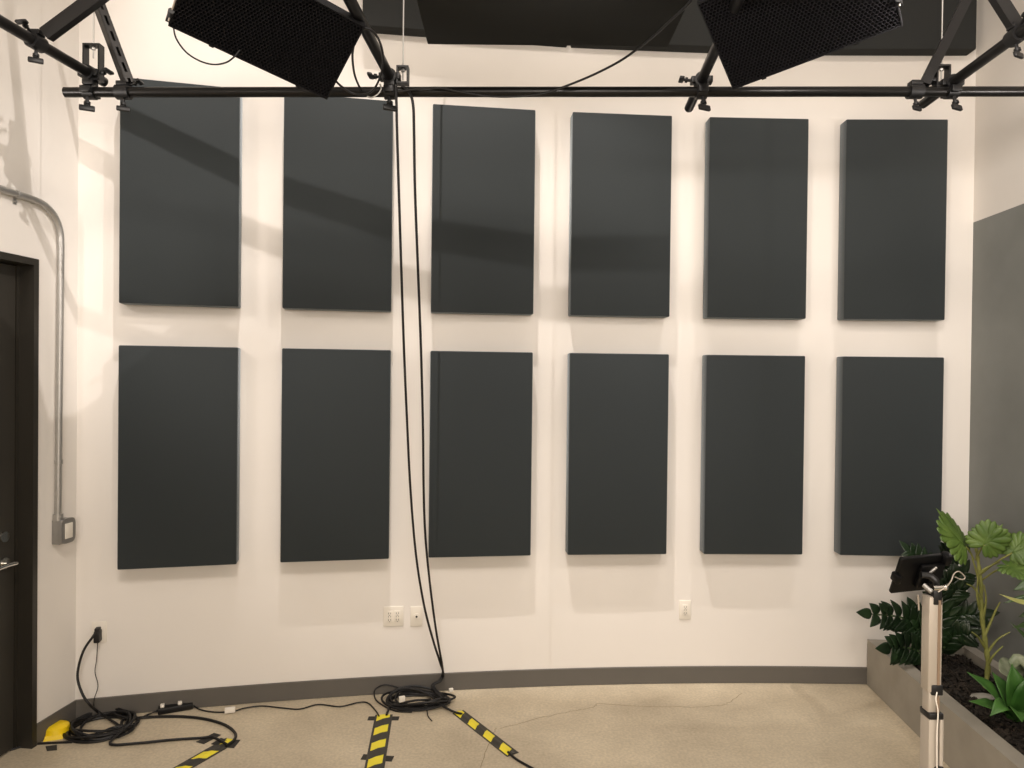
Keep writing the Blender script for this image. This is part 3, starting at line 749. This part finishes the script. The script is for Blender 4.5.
# soil + chips: uncountable
b = MB(); i0, i1, j0, j1 = t_far+RIM+.002, LEN-RIM-.002, .004+RIM*.8+.002, n_front-RIM-.002
NI, NJ = 60, 14; G = []
for i in range(NI+1):
    G.append([b.bm.verts.new(RW(i0+(i1-i0)*i/NI, ZS + random.uniform(-.008, .008), j0+(j1-j0)*j/NJ)) for j in range(NJ+1)])
for i in range(NI):
    for j in range(NJ): b.face([G[i][j], G[i+1][j], G[i+1][j+1], G[i][j+1]])
b.mi = 1
for k in range(2600):
    c = RW(random.uniform(i0+.02, min(i1, 2.6)), ZS + random.uniform(.0, .02), random.uniform(j0+.02, j1-.02))
    q = Quaternion((random.uniform(-1,1), random.uniform(-1,1), random.uniform(-.3,.3)), random.uniform(0, 1.0)) @ Quaternion((0,0,1), random.uniform(0, 6.3))
    sx, sy, sz = random.uniform(.018, .05), random.uniform(.01, .022), random.uniform(.004, .009)
    ax, ay, az = q @ X, q @ Y, q @ Z
    vs = [c + ax*sx*.5*i_ + ay*sy*.5*j_*(1 if i_ < 0 else .6) for i_, j_ in ((-1,-1),(1,-1),(1,1),(-1,1))]
    b.hexa(vs, [v + az*sz for v in vs])
tag(b.build('bark_mulch', ['soil', 'mulch'], None, RW((i0+i1)/2, ZS, (j0+j1)/2), sm=0), 'dark bark mulch filling the concrete planter', 'mulch', kind='stuff')
st = on_z(983, 697, ZS+.03)
b = MB(); b.ball(st, .05, 2, (1.3, .7, .35)); tag(b.build('stone', 'stone', None, st), 'pale flat stone lying in the mulch beside the bright green rosette', 'stone')

# ------------------------------------------------------------------ plants
def leaf_mesh(b, pts, width, up, fold=.25, wob=0.0, n=14, prof=None, teeth=0):
    """leaf blade along a curved midrib"""
    P = smooth(pts, max(2, n//(len(pts)-1))); N = len(P)-1; rows = []
    for i, p in enumerate(P):
        k = i/N; d = (P[min(i+1, N)] - P[max(i-1, 0)]).normalized()
        s = d.cross(up).normalized(); nn = s.cross(d)
        w = width*(prof(k) if prof else (math.sin(PI*min(1, k*1.0))**.8 if 0 < k < 1 else 0.02))
        if teeth: w *= 1 + .10*math.sin(k*teeth*2*PI)
        z_ = wob*math.sin(k*17)
        rows.append([b.bm.verts.new(p + s*(w*j/2) + nn*(fold*w*abs(j)/2 + (z_ if j else 0))) for j in (-1, -.5, 0, .5, 1)])
    for A_, B_ in zip(rows, rows[1:]):
        for j in range(4): b.face([A_[j], A_[j+1], B_[j+1], B_[j]])
def solid(o, th=.0012):
    m = o.modifiers.new('thick', 'SOLIDIFY'); m.thickness = th; m.offset = 0; return o
def zz_frond(root, pts, parent, nl=11, ll=.085, lw=.042, up=V((0, 0, 1)), face=None, start=.28):
    P = smooth(pts, 12); N = len(P)-1
    b = MB(); b.mi = 1; b.tube(P, lambda k: .0085*(1-.75*k)+.0012, 8); b.mi = 0
    for i in range(nl):
        k = start + (1-start)*(i+.3)/nl; q = P[min(N, int(k*N))]; d = (P[min(N, int(k*N)+1)] - P[max(0, int(k*N)-1)]).normalized()
        s = d.cross(up).normalized(); nn = s.cross(d)
        size = ll*(.75 + .45*math.sin(PI*(i+1)/(nl+1)))
        for sg in (-1, 1):
            o = (s*sg*.75 + d*.75 + nn*random.uniform(.0, .3)).normalized()
            leaf_mesh(b, [q, q + o*size*.5 + nn*.008, q + o*size - Z*.006], lw, (nn + s*sg*random.uniform(-.2, .3)).normalized(), .18, n=8, prof=lambda k_: max(.03, math.sin(PI*k_**.62))**.85)
    d = (P[-1] - P[-3]).normalized()
    leaf_mesh(b, [P[-1], P[-1] + d*ll*.5, P[-1] + d*ll], lw, up, .18, n=8, prof=lambda k_: max(.03, math.sin(PI*k_**.62))**.85)
    return solid(b.build('frond', ['zz', 'zzstem'], parent, sm=60))
zb_ = on_z(937, 668, ZS)
zz = thing('zz_plant', 'dark green glossy plant with feathery fronds behind the tablet in the planter', 'plant', zb_)
yb = zb_.y
toward = V((-.1, -1, .25)).normalized()
def fr(px3, dy, **k):
    pts = [zb_ + V((random.uniform(-.03, .03), random.uniform(-.03, .03), 0))] + [on_y(x, y, yb + dd) for (x, y), dd in zip(px3, dy)]
    zz_frond(zb_, pts, zz, **k)
fr([(928, 640), (905, 619), (872, 614)], (-.05, -.1, -.15), up=toward, nl=10, ll=0.105, lw=0.060)
fr([(925, 655), (908, 648), (891, 648)], (-.1, -.16, -.2), up=toward, nl=8, ll=0.112, lw=0.066)
fr([(940, 635), (958, 617), (981, 614)], (-.05, -.1, -.12), up=toward, nl=9, ll=0.099, lw=0.055)
fr([(942, 650), (953, 637), (965, 634)], (-.08, -.12, -.16), up=toward, nl=7, ll=0.099, lw=0.063)
fr([(938, 620), (944, 575), (948, 545)], (-.02, -.02, .0), up=V((.3, -1, .1)), nl=11, ll=0.099, lw=0.053, start=.35)
fr([(932, 615), (925, 570), (911, 553)], (-.02, -.01, .02), up=V((.2, -1, .3)), nl=9, ll=0.091, lw=0.048, start=.45)
fr([(940, 620), (950, 590), (960, 574)], (-.06, -.1, -.12), up=toward, nl=8, ll=0.099, lw=0.055, start=.4)
fr([(934, 645), (922, 625), (914, 610)], (.05, .1, .12), up=toward, nl=7, ll=0.084, lw=0.053)
fr([(938, 640), (940, 610), (938, 590)], (-.1, -.12, -.14), up=toward, nl=8, ll=0.099, lw=0.060)

fr([(936, 650), (925, 632), (900, 628)], (-.05, -.08, -.1), up=toward, nl=9, ll=0.090, lw=0.053)
fr([(942, 645), (955, 628), (972, 624)], (.0, -.02, -.04), up=toward, nl=8, ll=0.090, lw=0.053)
fr([(940, 640), (946, 605), (955, 590)], (-.1, -.12, -.14), up=toward, nl=8, ll=0.095, lw=0.053)

# palm-like split leaf plant on a cane
def split_leaf(b, base, tip, up, w, lobes=9, cup=.15):
    """broad leaf cut into pleated lobes radiating from the stalk end"""
    d = (tip - base); L = d.length; d = d/L; s = d.cross(up).normalized(); nn = s.cross(d)
    for side in (-1, 1):
        for i in range(lobes):
            k = i/(lobes-1)
            an = math.radians(8 + 128*k)          # 0 = along the midrib
            o = base + d*L*(.34*(1-k))
            r_ = L*(.66 + .06*math.sin(k*9)) * (1 - .42*k) * (.72 + .56*w*math.sin(an)/1.0)
            di = (d*math.cos(an) + s*side*math.sin(an)).normalized()
            e_ = o + di*r_ - nn*cup*r_*(.3 + .7*k) + nn*random.uniform(-.006, .006)
            leaf_mesh(b, [o, o*.5 + e_*.5 + nn*.004, e_], r_*.38, nn, -.22, n=8, prof=lambda q: .35 + .65*math.sin(PI*min(1, q*.86 + .02)) if q < .97 else .2)
    leaf_mesh(b, [base, base + d*L*.5, tip], L*.2, nn, .1, n=8)
fb = on_z(985, 690, ZS); yf = fb.y
fan = thing('split_leaf_plant', 'tall plant with light green split leaves on a yellowish cane by the grey wall', 'plant', fb)
F_ = lambda x, y, dd=0.0: on_y(x, y, yf + dd)
b = MB(); P = smooth([fb, F_(988, 665), F_(985, 640), F_(981.5, 612), F_(981, 585), F_(978, 560), F_(976, 548)], 6)
b.tube(P, lambda k: .0135 - .0055*k + .0022*math.sin(k*60), 10); b.build('stem', 'cane', fan)
stubs = [((983, 640), (995, 612), (1000, 602)), ((986, 655), (997, 640), (1010, 632)), ((985, 648), (978, 637), (972, 632)), ((982, 600), (974, 588), (967, 584)), ((981, 590), (976, 570), (972, 558)), ((979, 575), (986, 568), (1000, 562)), ((987, 668), (993, 656), (1003, 646)), ((983, 620), (986, 600), (984, 585)), ((980, 610), (977, 595), (978, 575))]
for a0, a1, a2 in stubs:
    b = MB(); b.tube(smooth([F_(*a0), F_(a1[0], a1[1], -.03), F_(a2[0], a2[1], -.05)], 5), lambda k: .0065*(1-.7*k)+.001, 7); b.build('stalk', 'cane', fan)
def fan_leaf(bx, tx, up, w, stem, dd=-.08, dt=-.12, lobes=9, cup=.15):
    base, tip = F_(bx[0], bx[1], dd), F_(tx[0], tx[1], dt)
    b = MB(); b.mi = 1; b.tube(smooth([F_(*stem), (F_(*stem) + base)/2 + Z*.01, base], 5), .0042, 7); b.mi = 0
    split_leaf(b, base, tip, up, w, lobes, cup)
    solid(b.build('leaf', ['fan', 'cane'], fan, sm=60))
fan_leaf((984, 545), (1003, 524), V((-.2, -1, .25)), 1.25, (976, 560), lobes=10)
fan_leaf((966, 547), (936, 508), V((.35, -.65, .5)), .55, (974, 560), dd=-.02, dt=.02, lobes=9, cup=.3)
fan_leaf((1012, 553), (1036, 535), V((-.4, -.7, .5)), .8, (980, 575), dd=-.1, dt=-.15)
fan_leaf((1008, 566), (1040, 580), V((-.1, -.4, .9)), .6, (982, 580), dd=-.2, dt=-.3)

# bright green rosette
ab = on_z(1012, 722, ZS); ya = ab.y
ag = thing('green_rosette', 'bright green broad-leaved rosette at the right edge of the planter', 'plant', ab)
A_ = lambda x, y, dd=0.0: on_y(x, y, ya + dd)
for (m_, e_), wd, up in ((((990, 690, -.02), (967, 672, .02)), .085, V((.5, -.6, .6))), (((993, 707, -.1), (969, 701, -.12)), .075, V((0, -.4, .9))), (((1003, 690, .0), (992, 672, .05)), .09, V((.3, -.8, .4))),
        (((1014, 685, -.04), (1012, 664, -.02)), .1, V((0, -1, .2))), (((1028, 692, -.06), (1040, 672, -.05)), .1, V((-.3, -.9, .3))), (((1003, 705, -.16), (990, 716, -.2)), .07, V((.2, -.5, .8))), (((1030, 708, -.15), (1050, 700, -.2)), .09, V((-.2, -.5, .8))), (((1018, 702, .1), (1030, 680, .2)), .09, V((0, -1, .3))), (((1018, 712, -.2), (1022, 722, -.3)), .08, V((0, -.4, .9)))):
    b = MB(); leaf_mesh(b, [ab + V((0, 0, .02)), A_(*m_), A_(*e_)], wd, up, .3, n=14, prof=lambda k: (.55 + .45*math.sin(PI*k))*(1 if k < .5 else max(.03, 1-((k-.5)/.5)**1.6)))
    solid(b.build('leaf', 'agave', ag, sm=60), .003)

# pale variegated plant behind the rosette
vb = on_z(1020, 690, ZS); yv = vb.y
va = thing('variegated_plant', 'plant with pale silvery variegated leaves behind the bright green rosette', 'plant', vb)
W_ = lambda x, y, dd=0.0: on_y(x, y, yv + dd)
for (m_, e_), wd, up in ((((1013, 672, -.1), (1000, 672, -.2)), .15, V((0, -.7, .7))), (((1018, 666, -.05), (1030, 662, -.1)), .12, V((0, -.8, .5))), (((1012, 668, .0), (1005, 664, .02)), .08, V((0, -.9, .4))), (((1030, 680, -.1), (1045, 684, -.15)), .1, V((0, -.6, .8)))):
    b = MB(); leaf_mesh(b, [vb + V((0, 0, .03)), W_(*m_), W_(*e_)], wd, up, .12, n=12, prof=lambda k: max(.04, math.sin(PI*k)**.7))
    solid(b.build('leaf', 'pale', va, sm=60))

# dracaena at the right edge, leaves reaching into the photo
db = RW(1.25, ZS, .3); yd = db.y
dr = thing('dracaena', 'strap-leaved plant at the right photo edge with cream and dark leaves reaching in', 'plant', db)
D_ = lambda x, y, dd=0.0: on_y(x, y, yd + dd)
b = MB(); ctop = D_(1062, 600); b.tube(smooth([db, (db+ctop)/2 + X*.01, ctop], 6), .015, 10); b.build('stem', 'cane', dr)
for (m_, e_), wd, mm, up in ((((1024, 603, -.05), (999, 594, -.08)), .03, 'stripe', V((0, -.5, .8))), (((1034, 586, .0), (1013, 590, .02)), .06, 'dracaena', V((0, -.7, .7))), (((1030, 598, .1), (1003, 603, .14)), .035, 'dracaena', V((0, -.6, .8))),
        (((1040, 620, .05), (1012, 628, .05)), .045, 'dracaena', V((0, -.8, .5))), (((1035, 612, .1), (1018, 617, .15)), .04, 'dracaena', V((0, -.8, .5))), (((1036, 640, 0), (1010, 622, .0)), .03, 'dracaena', V((.4, -.8, .2))), (((1070, 570, -.1), (1075, 545, -.2)), .05, 'dracaena', V((0, -1, .2))), (((1060, 560, 0), (1052, 530, 0)), .05, 'dracaena', V((0, -1, .2))), (((1075, 590, -.15), (1080, 605, -.3)), .05, 'dracaena', V((0, -.6, .8)))):
    b = MB(); leaf_mesh(b, [ctop, D_(*m_), D_(*e_)], wd, up, .3, n=14, prof=lambda k: (.5 + .5*math.sin(PI*k))*(1 if k < .6 else max(.03, 1-((k-.6)/.4)**1.7)))
    solid(b.build('leaf', mm, dr, sm=60))

# ------------------------------------------------------------------ tablet stand
YS = 1.6
def pole(px, py): return on_y(px, py, YS)
bp_ = pole(931.5, 700); bx = bp_.x
base = V((bx, YS, 0))
t = thing('tripod_stand', 'slim silver square-column stand in front of the planter, holding a tablet', 'stand', base)
def seg_(py0, py1, wpx, m, name, dpt=None, dx=0.0, bev=.003):
    z1, z0 = pole(931.5, py0).z, pole(931.5, py1).z; w = wpx/F*YS
    xm = pole(931.5 + dx, (py0+py1)/2).x
    b = MB(); b.box(V((xm, YS, (z0+z1)/2)), X, Y, Z, w, dpt or w, z1-z0, bev); return b.build(name, m, t)
seg_(595, 690, 13.5, 'alu', 'upper_tube'); seg_(690, 716, 11.5, 'alu', 'middle_tube', dx=-.7)
M['seam'] = mat('tube_shade', (128, 108, 88), .6, vary=.05)  # tan colour stands in for shade down the tube's right side
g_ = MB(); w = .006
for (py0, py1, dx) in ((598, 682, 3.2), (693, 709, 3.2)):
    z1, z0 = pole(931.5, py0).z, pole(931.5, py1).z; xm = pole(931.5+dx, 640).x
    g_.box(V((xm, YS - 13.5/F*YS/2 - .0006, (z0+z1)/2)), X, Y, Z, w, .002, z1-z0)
g_.build('shade_strip', 'seam', t, sm=0)
seg_(588, 603, 9, 'black', 'head_collar', dpt=.034, dx=2.2); seg_(682, 692.5, 11.5, 'black', 'lock_collar', dpt=.036, dx=1.5); seg_(709.5, 716, 14.5, 'black', 'lock_collar', dpt=.04)
zb0 = pole(931.5, 716).z
# folded outer legs: two flat bars and a thin rear bar, then short feet on the floor
for dx, wpx, nm in ((-2.6, 9.5, 'outer_leg'), (5.6, 4.2, 'outer_leg')):
    xm = pole(931.5+dx, 740).x; w = wpx/F*YS
    b = MB(); b.box(V((xm, YS, (zb0+.14)/2)), X, Y, Z, w, .036, zb0-.14, .003); b.build(nm, 'alu', t)
b = MB(); b.box(V((bx+.004, YS+.005, (zb0+.12)/2)), X, Y, Z, .02, .02, zb0-.12, .002); b.build('inner_tube', 'black', t)
seg_(762, 778, 9.5, 'black', 'lock_collar', dpt=.042, dx=2.4)
b = MB(); b.cyl(V((bx, YS, .10)), V((bx, YS, .16)), .03, 20); b.build('hub', 'black', t)
for k in range(3):
    an = PI/2 + k*2*PI/3 + .3; dv = V((math.cos(an), math.sin(an), 0)); b = MB()
    b.tube([V((bx, YS, .135)) + dv*.02, V((bx, YS, .012)) + dv*.27], .011, 10); lg = b.build('leg', 'alu', t)
    b = MB(); b.ball(V((bx, YS, .011)) + dv*.275, .011, 2); b.build('rubber_foot', 'cable', lg)
# ball head and arm
hb = pole(930.5, 590)
b = MB(); b.ball(hb + V((0, 0, .004)), .013, 2); b.build('ball_head', 'black', t)
b = MB(); b.cyl(pole(925, 584) + V((0, -.03, 0)), pole(938, 583.5) + V((0, -.03, 0)), .0058, 14); b.ball(pole(937, 583.5) + V((0, -.03, 0)), .007, 2); b.build('clamp_bolt', 'chrome', t)
b = MB(); b.cyl(pole(916, 581) + V((0, -.03, 0)), pole(920, 586) + V((0, -.045, 0)), .0052, 12); b.build('clamp_knob', 'greybox', t)
b = MB(); b.tube(smooth([hb + V((0, 0, .008)), pole(931, 580) + V((0, -.02, 0)), pole(926, 574) + V((0, -.016, 0)), pole(917, 573) + V((0, -.014, 0))], 5), .0075, 10); b.build('arm', 'black', t)
# tablet
T00, T10, T01 = V((.887, 1.617, 1.402)), V((1.005, 1.638, 1.408)), V((.889, 1.577, 1.494))
u = (T10 - T00); Wt = u.length; u.normalize(); v = T01 - T00; v = v - u*v.dot(u); Ht = v.length; v.normalize(); nn = u.cross(v)
if nn.y > 0: nn = -nn
ct = T00 + u*Wt/2 + v*Ht/2 - nn*.012
tb_ = thing('tablet', 'small black tablet tilted on top of the silver stand', 'tablet', ct)
b = MB(); b.box(ct, u, v, nn, Wt, Ht, .011, .004, 3); b.build('body', 'device', tb_)
b = MB(); b.box(ct - nn*.0062, u, v, nn, Wt*.93, Ht*.9, .0012); b.build('screen', 'device', tb_, sm=0)
b = MB(); b.box(ct + nn*.011 + u*Wt*.18, u, v, nn, Wt*.5, Ht*.62, .012, .004); b.build('holder', 'device', tb_)
b = MB(); b.box(ct + nn*.006 - u*Wt*.5 - v*Ht*.02, u, v, nn, .012, .022, .024, .003); b.build('holder_clip', 'device', tb_)
b = MB(); b.box(ct + nn*.005 + u*Wt*.47 + v*Ht*.40, u, v, nn, .022, .03, .028, .009); b.build('holder_clip', 'device', tb_)
b = MB(); b.cyl(ct + nn*.018 + u*Wt*.08 + v*Ht*.1, ct + nn*.02 + u*Wt*.2 + v*Ht*.3, .003, 10); b.build('hinge_pin', 'greybox', tb_)
cable([on_y(938, 592, 1.54), on_y(946, 587, 1.54), on_y(951, 581, 1.55), on_y(954, 574, 1.56), on_y(959, 571.5, 1.57), on_y(965, 577, 1.58), on_y(962, 579.5, 1.58), on_y(955, 577, 1.57)], .0013, 'charging_cable', 'thin pale cable curling off the right side of the tablet', 'cable', 'alu', seg=6)
cable([on_y(918, 595, 1.60), on_y(918.5, 603, 1.61), on_y(919, 610, 1.615)], .0018, 'cord', 'short dark cord hanging below the tablet left of the stand', 'cable', 'alu', seg=6)
cable([on_y(937, 692, YS-.022), on_y(936, 700, YS-.026), on_y(938, 712, YS-.026), on_y(937, 735, YS-.026), on_y(937, 766, YS-.026), on_y(937, 800, YS-.026)], .0014, 'cord', 'thin pale cord running down the front of the stand', 'cable', 'white', seg=6)

# ------------------------------------------------------------------ light
def area(loc, target, sx, sy, watt, col, name='studio_lamp', spread=PI):
    l = bpy.data.lights.new(name, 'AREA'); l.shape = 'RECTANGLE'; l.size = sx; l.size_y = sy; l.energy = watt; l.color = col; l.spread = spread
    o = bpy.data.objects.new(name, l); COL.objects.link(o); o.location = V(loc)
    d = V(target) - V(loc); o.rotation_euler = d.to_track_quat('-Z', 'Y').to_euler(); return o
WARM = (1.0, .895, .80); NEUT = (1.0, .92, .87)
# grid lamps aimed at the wall
area((-2.42, 2.45, 2.85), (.6, 4.2, 1.7), .2, .2, 10, NEUT, 'side_lamp')
area((2.7, 2.45, 2.85), (-.3, 4.2, 1.9), .2, .2, 18, NEUT, 'side_lamp')
for x_, w_ in ((.3, 4), (1.45, 10)):
    area((x_, 2.25, 3.22), (x_ - .2, 4.3, 2.2), .1, .06, w_, NEUT, 'grid_lamp')
# small strong lamp high under the ceiling
LS = V((-.6, 2.2, 8.5))
def spot(loc, target, watt, size, blend, rad):
    sl = bpy.data.lights.new('spot_lamp', 'SPOT'); sl.energy = watt; sl.color = NEUT; sl.spot_size = math.radians(size); sl.spot_blend = blend; sl.shadow_soft_size = rad
    so = bpy.data.objects.new('spot_lamp', sl); COL.objects.link(so); so.location = loc
    so.rotation_euler = (V(target) - V(loc)).to_track_quat('-Z', 'Y').to_euler()
def added_lamp_rig(loc, lo, hi, label):
    # unseen housing and two flags, added to keep the beam on the wall
    t = thing('added_lamp_rig', label, 'added light rig', loc, 'lamp rigs added under the ceiling')
    m = MB(); m.hollow(loc + V((0, 0, -.06)), loc + V((0, 0, .22)), .13, .12, 24); m.cyl(loc + V((0, 0, .2)), loc + V((0, 0, .22)), .125, 24); m.cyl(loc + V((0, 0, .22)), V((loc.x, loc.y, CEIL-.002)), .02, 12); m.build('housing', 'black', t)
    for y0, y1 in ((loc.y - .22, loc.y + .3*math.tan(math.radians(lo))), (loc.y + .3*math.tan(math.radians(hi)), loc.y + .5)):
        m = MB(); m.abox(loc.x - .5, loc.x + .5, y0, y1, loc.z - .303, loc.z - .3); m.build('beam_flag', 'black', t, sm=0)
spot(LS, (-.8, 4.1, 2.7), 2050, 40, .6, .005); added_lamp_rig(LS, 13.2, 22.5, 'unseen black lamp housing with two added beam flags under the ceiling, left of centre')
L2_ = V((2.3, 2.2, 8.5))  # second spot, added to brighten the right part of the wall
spot(L2_, (1.9, 4.3, 2.8), 1050, 36, .8, .03); added_lamp_rig(L2_, 13.6, 22.5, 'unseen black lamp housing with two added beam flags under the ceiling, at the right')
spot(V((2.4, 1.4, 6.0)), (-2.85, 2.9, 1.7), 800, 34, .8, .03)
# soft fill lights added behind the camera to brighten walls and floor
area((0, -.6, 5.6), (0, 1.6, 1.0), 1.6, .8, 200, WARM, 'fill_lamp')
area((.9, -2.8, 2.6), (0, 4.0, 1.0), 3.0, 1.2, 165, WARM, 'added_fill')
area((3.3, -1.8, 2.3), (-2.7, 3.2, 1.6), 1.0, 1.0, 115, WARM, 'added_fill', math.radians(70))
area((-2.6, -1.8, 2.6), (3.0, 3.2, 3.0), 1.0, 1.0, 30, WARM, 'added_fill', math.radians(70))
# unseen pipe, added overhead to cast the slanting band on the panels
W0, W1 = on_wall(119, 113, .1), on_wall(520, 248, .1)
c0_, c1_ = LS + (W0 - LS)*.6, LS + (W1 - LS)*.4
b = MB(); b.cyl(c0_ - (c1_ - c0_)*.25, c1_ + (c1_ - c0_)*.6, .0125, 20)
tag(b.build('shadow_pipe', 'blackmetal', None, c0_), 'unseen black pipe added high above the level pipe to cast the slanting shadow', 'pipe')

w = bpy.data.worlds.new('world'); SC.world = w; w.use_nodes = True
w.node_tree.nodes['Background'].inputs[0].default_value = (1, .92, .84, 1); w.node_tree.nodes['Background'].inputs[1].default_value = .02
vs_ = SC.view_settings
SC.display_settings.display_device = 'sRGB'
vs_.view_transform = 'Standard'; vs_.look = 'None'; vs_.gamma = 1; vs_.use_curve_mapping = False
vs_.exposure = -0.40
